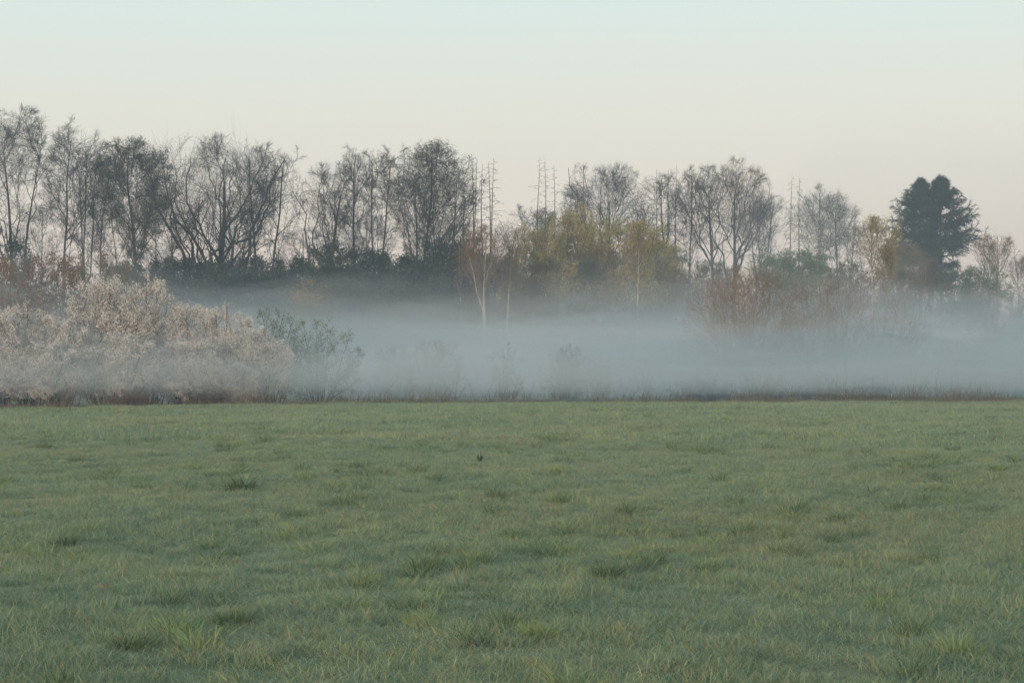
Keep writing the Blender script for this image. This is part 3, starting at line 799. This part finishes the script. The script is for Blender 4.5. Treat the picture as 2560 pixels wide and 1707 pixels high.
SC = dict(proto=4, smat=M_TWIGR, wmat=M_BTWIG, stems=24, n=(5, 6, 4), wander=.08, up=.05, rs=.035, cz=.5, basew=.55, deep=.7, leaf=3, lsize=.055, lspread=.08, tl=(.35, .7), tr=1.3,
          group="scrub in front of the right hand treeline")
for i, (px, d, top, wp, mt, lab) in enumerate([
    (1150, 113, 640, 130, M_BRNLEAF, "brown scrub bush left of the forked birch's trunk"),
    (1235, 114, 645, 130, M_BRNLEAF, "reddish brown scrub bush right behind the forked birch"),
    (1320, 115, 668, 140, M_BRNLEAF, "olive brown scrub bush right of the slender birches"),
    (1405, 116, 650, 140, M_YLEAF, "yellowish scrub bush below the left yellow willow"),
    (1490, 117, 662, 140, M_BRNLEAF, "brown scrub bush between the two yellow willows"),
    (1575, 118, 640, 140, M_YLEAF, "yellowish scrub bush below the right yellow willow"),
    (1655, 119, 655, 140, M_BRNLEAF, "brown scrub bush at the foot of the right hand grove"),
    (1735, 121, 650, 130, M_BUD, "olive scrub bush behind the left rim of the reddish dome"),
    (1950, 124, 660, 140, M_BUD, "olive scrub bush behind the top of the reddish dome"),
    (2040, 122, 655, 150, M_GLEAF, "fresh green scrub bush behind the brown willow dome"),
    (2125, 121, 655, 140, M_BUD, "grey green scrub bush left of the yellow leafed birch"),
    (2210, 120, 640, 140, M_BRNLEAF, "brown scrub bush right of the yellow leafed birch"),
    (2300, 121, 645, 140, M_BRNLEAF, "brown scrub bush under the left dark spruce"),
    (2390, 122, 648, 150, M_BUD, "olive scrub bush under the right dark spruce"),
    (2470, 123, 672, 150, M_GLEAF, "green scrub bush below the twiggy pale birch"),
    (2555, 124, 690, 140, M_BRNLEAF, "brown scrub bush at the right edge of the picture")]):
    shrub("scrub_bush", lab, "bush", px, d, top, wp * 1.2, 830 + i, lmat=mt, **SC)

BW = {**BL, "proto": 2, "lmat": M_BLOSW, "group": "faint blossoming bushes in the mist", "leaf": 4}
shrub("blossoming_bush", "faint white blossoming bush hanging in the central mist", "bush", 1085, 92, 845, 170, 771, **BW)
shrub("blossoming_bush", "paler blossom bush left of the white one in the central mist", "bush", 985, 94.5, 856, 120, 772, **BW)
shrub("blossoming_bush", "pale blossom bush veiled by mist right of the willow domes", "bush", 2262, 101, 880, 150, 773, **BW)
shrub("blossoming_bush", "pale blossom bush barely seen in thick mist further right", "bush", 2400, 104, 850, 170, 774, **BW)

# bramble mounds along the verge on the right
BRm = dict(proto=2, smat=M_TWIGR, wmat=M_TWIGR, lmat=M_REED, group="bramble mounds along the right verge", stems=40, n=(6, 5, 4), wander=.2, up=-.06,
           leaf=0, rs=.015, cz=.3, basew=.6, deep=.5)
for i, (px, dd, top, wp, lab) in enumerate([
    (1760, 9.0, 928, 190, "dark bramble mound at the foot of the reddish willow dome"),
    (1900, 9.2, 922, 200, "dark bramble mound in front of the reddish willow dome"),
    (2040, 9.4, 920, 200, "dark bramble mound in front of the brown willow dome"),
    (2170, 9.6, 932, 170, "dark bramble mound at the right of the willow domes"),
    (330, .8, 962, 150, "low dark bramble under the tallest blackthorn"),
    (520, .9, 968, 150, "low dark bramble under the pale blossom spray")]):
    d = float(edge(wx(px, 85))) + dd
    shrub("bramble_mound", lab, "bramble", px, d, top, wp, 800 + i, **BRm)

# ------------------------------------------------------------------ verge: dead grass and stalks along the field edge
rng = np.random.default_rng(91)
n = 10500
vx = rng.uniform(-32, 44, n)
vy = rough_edge(vx) + .2 + np.abs(rng.normal(0, 1.1, n)) + .5 * nz(vx, 0 * vx, 6, 8)
hh = (.40 + .26 * nz(vx, vy, 5, 77) + .22 * nz(vx, vy, 1.6, 78)).clip(.10, None) * rng.uniform(.5, 1.5, n)
tall = rng.random(n) < .07
hh = np.where(tall, hh * 1.8 + .2, hh)
base = np.stack([vx, vy, gz(vx, vy) - .03], 1)
dv = unit(np.stack([rng.normal(.05, .28, n), rng.normal(0, .28, n), np.ones(n)], 1))
VP = march(rng, base, dv, hh, 3, .14, -.10)
VR = rng.uniform(.005, .010, n)[:, None] * np.array([1, .8, .2])[None]
verge = cones(Mesh(), VP, VR).obj("verge_grass", M_REED)
tag(verge, "strip of dead brown grass and stalks along the far field edge", "dry grass", kind="stuff")

# ------------------------------------------------------------------ meadow grass
def grass_mat(name):
    m = bpy.data.materials.new(name); m.use_nodes = True
    n = m.node_tree.nodes; l = m.node_tree.links
    pb = n["Principled BSDF"]; pb.inputs["Roughness"].default_value = .42; pb.inputs["Specular IOR Level"].default_value = .5
    geo = n.new("ShaderNodeNewGeometry")
    oi = n.new("ShaderNodeObjectInfo")
    def noise(s, d=3.0):
        t = n.new("ShaderNodeTexNoise"); t.inputs["Scale"].default_value = s; t.inputs["Detail"].default_value = d
        l.new(geo.outputs["Position"], t.inputs["Vector"]); return t.outputs["Fac"]
    def ramp(f, cs):
        r = n.new("ShaderNodeValToRGB"); es = r.color_ramp.elements
        while len(es) < len(cs): es.new(.5)
        for e, (p, c) in zip(es, cs): e.position = p; e.color = (*c, 1)
        l.new(f, r.inputs[0]); return r.outputs[0]
    def mix(f, a, b, fac=None):
        x = n.new("ShaderNodeMix"); x.data_type = 'RGBA'
        if fac is None: l.new(f, x.inputs[0])
        else: x.inputs[0].default_value = fac
        l.new(a, x.inputs[6]); l.new(b, x.inputs[7]); return x.outputs[2]
    def mth(op, a, b):
        x = n.new("ShaderNodeMath"); x.operation = op
        for i, q in enumerate((a, b)):
            if isinstance(q, (int, float)): x.inputs[i].default_value = q
            else: l.new(q, x.inputs[i])
        return x.outputs[0]
    isl = geo.outputs["Random Per Island"]
    patch = noise(.33, 4.0)
    clump = noise(4.5, 2.0)
    blend = mth('ADD', mth('ADD', mth('MULTIPLY', isl, .46), mth('MULTIPLY', patch, .20)), mth('MULTIPLY', clump, .38))
    green = ramp(blend, [(.26, (.059, .114, .080)), (.44, (.175, .265, .182)), (.58, (.268, .345, .202)), (.76, (.45, .45, .185))])
    straw = ramp(isl, [(0, (.30, .22, .085)), (1, (.40, .34, .15))])
    pn = noise(.16, 3.0)
    # a drier patch of meadow right of centre, about ten metres across
    vs = n.new("ShaderNodeVectorMath"); vs.operation = 'SUBTRACT'; vs.inputs[1].default_value = (5.0, 20.5, 0)
    l.new(geo.outputs["Position"], vs.inputs[0])
    vm = n.new("ShaderNodeVectorMath"); vm.operation = 'MULTIPLY'; vm.inputs[1].default_value = (.16, .23, 0)
    l.new(vs.outputs[0], vm.inputs[0])
    vl = n.new("ShaderNodeVectorMath"); vl.operation = 'LENGTH'; l.new(vm.outputs[0], vl.inputs[0])
    mr = n.new("ShaderNodeMapRange"); mr.interpolation_type = 'SMOOTHSTEP'
    mr.inputs["From Min"].default_value = 1.25; mr.inputs["From Max"].default_value = .1
    l.new(vl.outputs["Value"], mr.inputs["Value"])
    pn = mth('ADD', pn, mth('MULTIPLY', mr.outputs[0], mth('MULTIPLY', noise(.9, 3.0), .42)))
    # dead blades: a few everywhere, more in drier patches
    f1 = mth('MULTIPLY', isl, 7.31); f1 = mth('FRACT', f1, 0.0)
    dry = mth('LESS_THAN', f1, mth('MULTIPLY', mth('POWER', pn, 3.0), .85))
    c = mix(dry, green, straw)
    l.new(c, pb.inputs["Base Color"])
    tr = n.new("ShaderNodeBsdfTranslucent"); l.new(c, tr.inputs[0])
    ms = n.new("ShaderNodeMixShader"); pb.inputs["Sheen Weight"].default_value = .25; pb.inputs["Sheen Roughness"].default_value = .4
    ms.inputs[0].default_value = .4
    l.new(pb.outputs[0], ms.inputs[1]); l.new(tr.outputs[0], ms.inputs[2]); l.new(ms.outputs[0], n["Material Output"].inputs[0])
    return m
M_GRASS = grass_mat("dewy meadow grass")

def blades(rng, n, rad, h, w, lean, K=3, out=0.0, bend=.35):
    """n grass blades as tapered folded strips"""
    th = rng.uniform(0, 6.283, n); r = rad * np.sqrt(rng.random(n))
    b = np.stack([r * np.cos(th), r * np.sin(th), np.full(n, -.02)], 1)
    az = rng.uniform(0, 6.283, n)
    lx = lean * rng.normal(0, 1, n); ly = lean * rng.normal(0, 1, n)
    d = unit(np.stack([lx + out * np.cos(th) * r / rad, ly + out * np.sin(th) * r / rad, np.ones(n)], 1))
    H = h * rng.uniform(.55, 1.25, n)
    side = np.stack([np.cos(az), np.sin(az), 0 * az], 1)
    W = w * rng.uniform(.7, 1.3, n)
    hor = d * np.array([1, 1, 0])
    hor = unit(hor + 1e-6)
    p = [b]; cur = d
    for k in range(1, K + 1):
        p.append(p[-1] + cur * (H / K)[:, None]); cur = unit(cur + hor * bend * rng.uniform(.3, 1.3, n)[:, None] + np.array([0, 0, -bend * .5]))
    v = []; 
    ws = [1.0, .95, .7, .4][:K]
    for k in range(K):
        v += [p[k] - side * (W * ws[k] / 2)[:, None], p[k] + side * (W * ws[k] / 2)[:, None]]
    v.append(p[K])
    V = np.stack(v, 1)
    nv = 2 * K + 1
    o = np.arange(n)[:, None] * nv
    q = np.concatenate([o + np.array([2 * k, 2 * k + 1, 2 * k + 3, 2 * k + 2]) for k in range(K - 1)], 0)
    t = o + np.array([2 * K - 2, 2 * K - 1, 2 * K])
    return V.reshape(-1, 3), q, t

def meadow(name, label, pts, rot, scl, idx, clumps):
    me = bpy.data.meshes.new(name)
    me.vertices.add(len(pts)); me.vertices.foreach_set("co", pts.astype(np.float32).ravel())
    for an, ty, dat, key in (("rot", 'FLOAT_VECTOR', rot, "vector"), ("scl", 'FLOAT_VECTOR', scl, "vector"), ("idx", 'INT', idx, "value")):
        at = me.attributes.new(an, ty, 'POINT'); at.data.foreach_set(key, dat.astype(np.int32 if ty == 'INT' else np.float32).ravel())
    o = bpy.data.objects.new(name, me); COL.objects.link(o); me.materials.append(M_GRASS)
    coll = bpy.data.collections.new(name + " clumps")
    for i, cm in enumerate(clumps):
        co = bpy.data.objects.new("%s_clump_%02d" % (name, i), cm); coll.objects.link(co)
    ng = bpy.data.node_groups.new(name, 'GeometryNodeTree')
    ng.interface.new_socket("Geometry", in_out='INPUT', socket_type='NodeSocketGeometry')
    ng.interface.new_socket("Geometry", in_out='OUTPUT', socket_type='NodeSocketGeometry')
    N = ng.nodes; L = ng.links
    gi = N.new("NodeGroupInput"); go = N.new("NodeGroupOutput")
    ci = N.new("GeometryNodeCollectionInfo"); ci.inputs["Collection"].default_value = coll
    ci.inputs["Separate Children"].default_value = True; ci.inputs["Reset Children"].default_value = True
    ip = N.new("GeometryNodeInstanceOnPoints"); ip.inputs["Pick Instance"].default_value = True
    def attr(nm, ty):
        a = N.new("GeometryNodeInputNamedAttribute"); a.data_type = ty; a.inputs["Name"].default_value = nm
        return a.outputs["Attribute"]
    L.new(gi.outputs[0], ip.inputs["Points"]); L.new(ci.outputs[0], ip.inputs["Instance"])
    L.new(attr("idx", 'INT'), ip.inputs["Instance Index"])
    L.new(attr("rot", 'FLOAT_VECTOR'), ip.inputs["Rotation"]); L.new(attr("scl", 'FLOAT_VECTOR'), ip.inputs["Scale"])
    L.new(ip.outputs[0], go.inputs[0])
    md = o.modifiers.new("grass", 'NODES'); md.node_group = ng
    tag(o, label, "grass", kind="stuff")
    return o

rg = np.random.default_rng(17)
near = []
for i in range(12):
    v, q, t = blades(rg, 105, .17, .095, .0034, .36, 3, bend=.45)
    near.append(Mesh().add(v, q, t).data("grass_clump_near", M_GRASS))
far = []
for i in range(6):
    v, q, t = blades(rg, 170, .36, .13, .0075, .42, 2, bend=.5)
    far.append(Mesh().add(v, q, t).data("grass_clump_far", M_GRASS))
def scatter(y0, y1, dens, seed, nvar, hs=1.0):
    r = np.random.default_rng(seed)
    hw = .262 * y1 + 3.5
    n = int(2 * hw * (y1 - y0) * dens)
    x = r.uniform(-hw, hw, n); y = r.uniform(y0, y1, n)
    k = (np.abs(x) < .262 * y + 3.5) & (y < rough_edge(x) + .7 + r.normal(0, .25, n))
    x, y = x[k], y[k]; n = len(x)
    patch = nz(x, y * .8, 1.9, 71) * .35 + nz(x, y, .55, 72) * .85
    rot = np.stack([r.normal(0, .07, n), r.normal(0, .07, n), r.uniform(0, 6.283, n)], 1)
    s = r.uniform(.85, 1.15, n); h = hs * np.clip(.9 + .62 * patch, .3, 2.4) * r.uniform(.8, 1.2, n)
    scl = np.stack([s, s, h], 1)
    return np.stack([x, y, gz(x, y)], 1), rot, scl, r.integers(0, nvar, n)
meadow("meadow_grass_near", "dewy blue green meadow grass in the foreground", *scatter(5, 40, 50, 1, 12), near)
meadow("meadow_grass_middle", "dewy meadow grass across the middle of the field", *scatter(40, 62, 17, 2, 6), far)
meadow("meadow_grass_far", "short green meadow grass reaching the far field edge", *scatter(62, 104, 10, 3, 6), far)

# ------------------------------------------------------------------ tussocks, straw tufts and a dock plant standing out of the grass
M_TUSS = mat("tussock grass", [(.05, .09, .045), (.11, .165, .075), (.20, .24, .09)], 3, .5, spec=.4, island=.8, trans=.25)
M_TUSSY = mat("yellow green tussock grass", [(.11, .18, .08), (.20, .27, .11), (.32, .35, .13)], 3, .5, spec=.4, island=.8, trans=.25)
M_TUSSD = mat("dark rush tussock", [(.04, .07, .035), (.085, .13, .06), (.16, .20, .08)], 3, .5, spec=.4, island=.8, trans=.2)
M_STRAW = mat("straw", [(.32, .20, .08), (.46, .30, .13), (.5, .38, .22)], 3, .7, island=.8, trans=.2)
M_DOCK = mat("dock leaves", [(.025, .04, .03), (.05, .07, .05)], 4, .5, spec=.4, island=.6)
tuft = []
for i in range(6):
    v, q, t = blades(rg, 90, .10, .21, .005, .3, 3, out=.55, bend=.4)
    tuft.append(Mesh().add(v, q, t).data("grass_tuft", M_TUSS if i < 4 else M_TUSSY))
P_, r_, s_, i_ = scatter(5, 70, 1.9, 5, 6)
k_ = (nz(P_[:, 0], P_[:, 1], 6.0, 81) + .8 * nz(P_[:, 0], P_[:, 1], 1.7, 82)) > .15
s_[:, 2] = np.clip(s_[:, 2], .55, 1.05)
meadow("meadow_tufts", "longer tufts of grass dotted through the meadow", P_[k_], r_[k_], s_[k_], i_[k_], tuft)

def gpos(px, py):
    d = F * EYE / (py - HOR)
    return wx(px, d), d
tus = [(600, 1222, 75, 48, "dark", "large dark tussock in the left middle of the meadow"),
       (1520, 1440, 75, 62, "dark", "tall dark tussock in the right foreground"),
       (115, 1134, 40, 26, "dark", "dark tussock pair's right one near the left edge"),
       (84, 1134, 26, 20, "dark", "dark tussock pair's left one near the left edge"),
       (192, 1160, 42, 24, "dark", "dark tussock right of the pair near the left edge"),
       (8, 1205, 26, 30, "dark", "dark tussock cut by the left edge of the picture"),
       (535, 1118, 34, 18, "yellow", "light green tussock in the far left middle"),
       (790, 1150, 44, 20, "yellow", "yellow green tussock left of the dock plant"),
       (1322, 1104, 30, 20, "yellow", "bright green tussock far out in the centre"),
       (1388, 1196, 60, 28, "yellow", "yellow green tussock right of centre"),
       (1060, 1570, 60, 40, "yellow", "spiky tussock in the centre foreground"),
       (1345, 1610, 60, 48, "yellow", "long bladed green tussock near the bottom right of centre"),
       (2490, 1196, 44, 26, "yellow", "yellow green tussock near the right edge"),
       (2096, 1290, 44, 26, "dark", "tussock among straw in the right middle"),
       (2240, 1264, 30, 22, "dark", "small dark tussock in the right middle"),
       (590, 1560, 60, 44, "dark", "leaning tussock in the left foreground"),
       (330, 1640, 90, 46, "dark", "wide tussock at the bottom left"),
       (1200, 1386, 70, 36, "yellow", "broad yellow green tussock in the centre"),
       (2210, 1510, 60, 40, "yellow", "tussock in the right foreground"),
       (1900, 1095, 34, 16, "dark", "far tussock right of centre below the bramble"),
       (1105, 1082, 22, 10, "dark", "small far brown green tussock in the centre"),
       (900, 1180, 60, 22, "dark", "flat dark tussock in the middle of the field"),
       (560, 1140, 50, 22, "dark", "low tussock above the large dark one"),
       (2380, 1130, 40, 18, "dark", "far dark tussock near the right edge"),
       (1760, 1420, 60, 30, "dark", "low dark tussock beside the russet leaf")]
for i, (px, py, wp, hp, kd, lab) in enumerate(tus):
    x, d = gpos(px, py); r = np.random.default_rng(900 + i)
    big = hp >= 48 and kd == "dark"
    v, q, t = blades(r, 300 if big else 230, max(.10, wp / 2 / F * d * .85), max(.18, hp / F * d * (1.25 if big else 1.15)), .0042 if d < 20 else .007, .34, 3, out=.35, bend=.4)
    o = Mesh().add(v, q, t).obj("grass_tussock", M_TUSSD if big else M_TUSS if kd == "dark" else M_TUSSY)
    o.location = (x, d, float(gz(x, d)) - .01)
    tag(o, lab, "tussock", "tussocks standing out of the meadow")
straw = [(1560, 1378, 50, 26, "straw coloured tuft in the right centre foreground"), (465, 1296, 30, 18, "small orange straw tuft in the left middle"),
         (1375, 1268, 40, 16, "flattened straw tuft right of centre"), (1810, 1520, 44, 26, "brown dead tuft in the right foreground"),
         (1965, 1370, 44, 18, "scattered straw tuft in the right middle"), (2320, 1345, 44, 12, "pale straw lying in the grass at the right"),
         (1850, 1620, 60, 28, "dry tuft near the bottom right of centre"), (260, 1470, 40, 14, "pale dry patch tuft in the left foreground")]
for i, (px, py, wp, hp, lab) in enumerate(straw):
    x, d = gpos(px, py); r = np.random.default_rng(950 + i)
    v, q, t = blades(r, 70, wp / 2 / F * d * .5, max(.08, hp / F * d), .005, .35, 3, out=1.2, bend=.5)
    o = Mesh().add(v, q, t).obj("straw_tuft", M_STRAW); o.location = (x, d, float(gz(x, d)) + .01)
    tag(o, lab, "straw", "dry straw tufts in the meadow")
# dock plant
x, d = gpos(1200, 1166); r = np.random.default_rng(980)
root = empty("dock_plant", (x, d, float(gz(x, d)))); tag(root, "dark dock plant with upright leaves alone in the middle meadow", "plant")
for k in range(5):
    az = k * 1.3 + r.uniform(-.2, .2); le = r.uniform(.12, .2); tl = r.uniform(.1, .5)
    s = np.linspace(0, 1, 6); wd = .024 * np.sin(np.pi * np.clip(s * .9 + .08, 0, 1))
    c = np.stack([np.cos(az) * tl * le * s, np.sin(az) * tl * le * s, le * s * (1 - .15 * s)], 1)
    sd = np.array([-math.sin(az), math.cos(az), 0]); nn = np.array([math.cos(az), math.sin(az), 0])
    v = np.stack([c - sd * wd[:, None] + nn * wd[:, None] * .3, c, c + sd * wd[:, None] + nn * wd[:, None] * .3], 1)
    ii = np.arange(18).reshape(6, 3)
    q = np.stack([ii[:-1, :-1], ii[:-1, 1:], ii[1:, 1:], ii[1:, :-1]], -1).reshape(-1, 4)
    Mesh().add(v, q).obj("leaf", M_DOCK, root)
P = np.array([[[0, 0, 0], [.01, 0, .10], [.015, .01, .18]]]); tubes(Mesh(), P, np.array([[.008, .007, .004]]), 5).obj("stem", M_DOCK, root)

print("TRIS", sum(sum(len(p.vertices) - 2 for p in []) + len(m.loops) - 2 * len(m.polygons) for m in bpy.data.meshes))
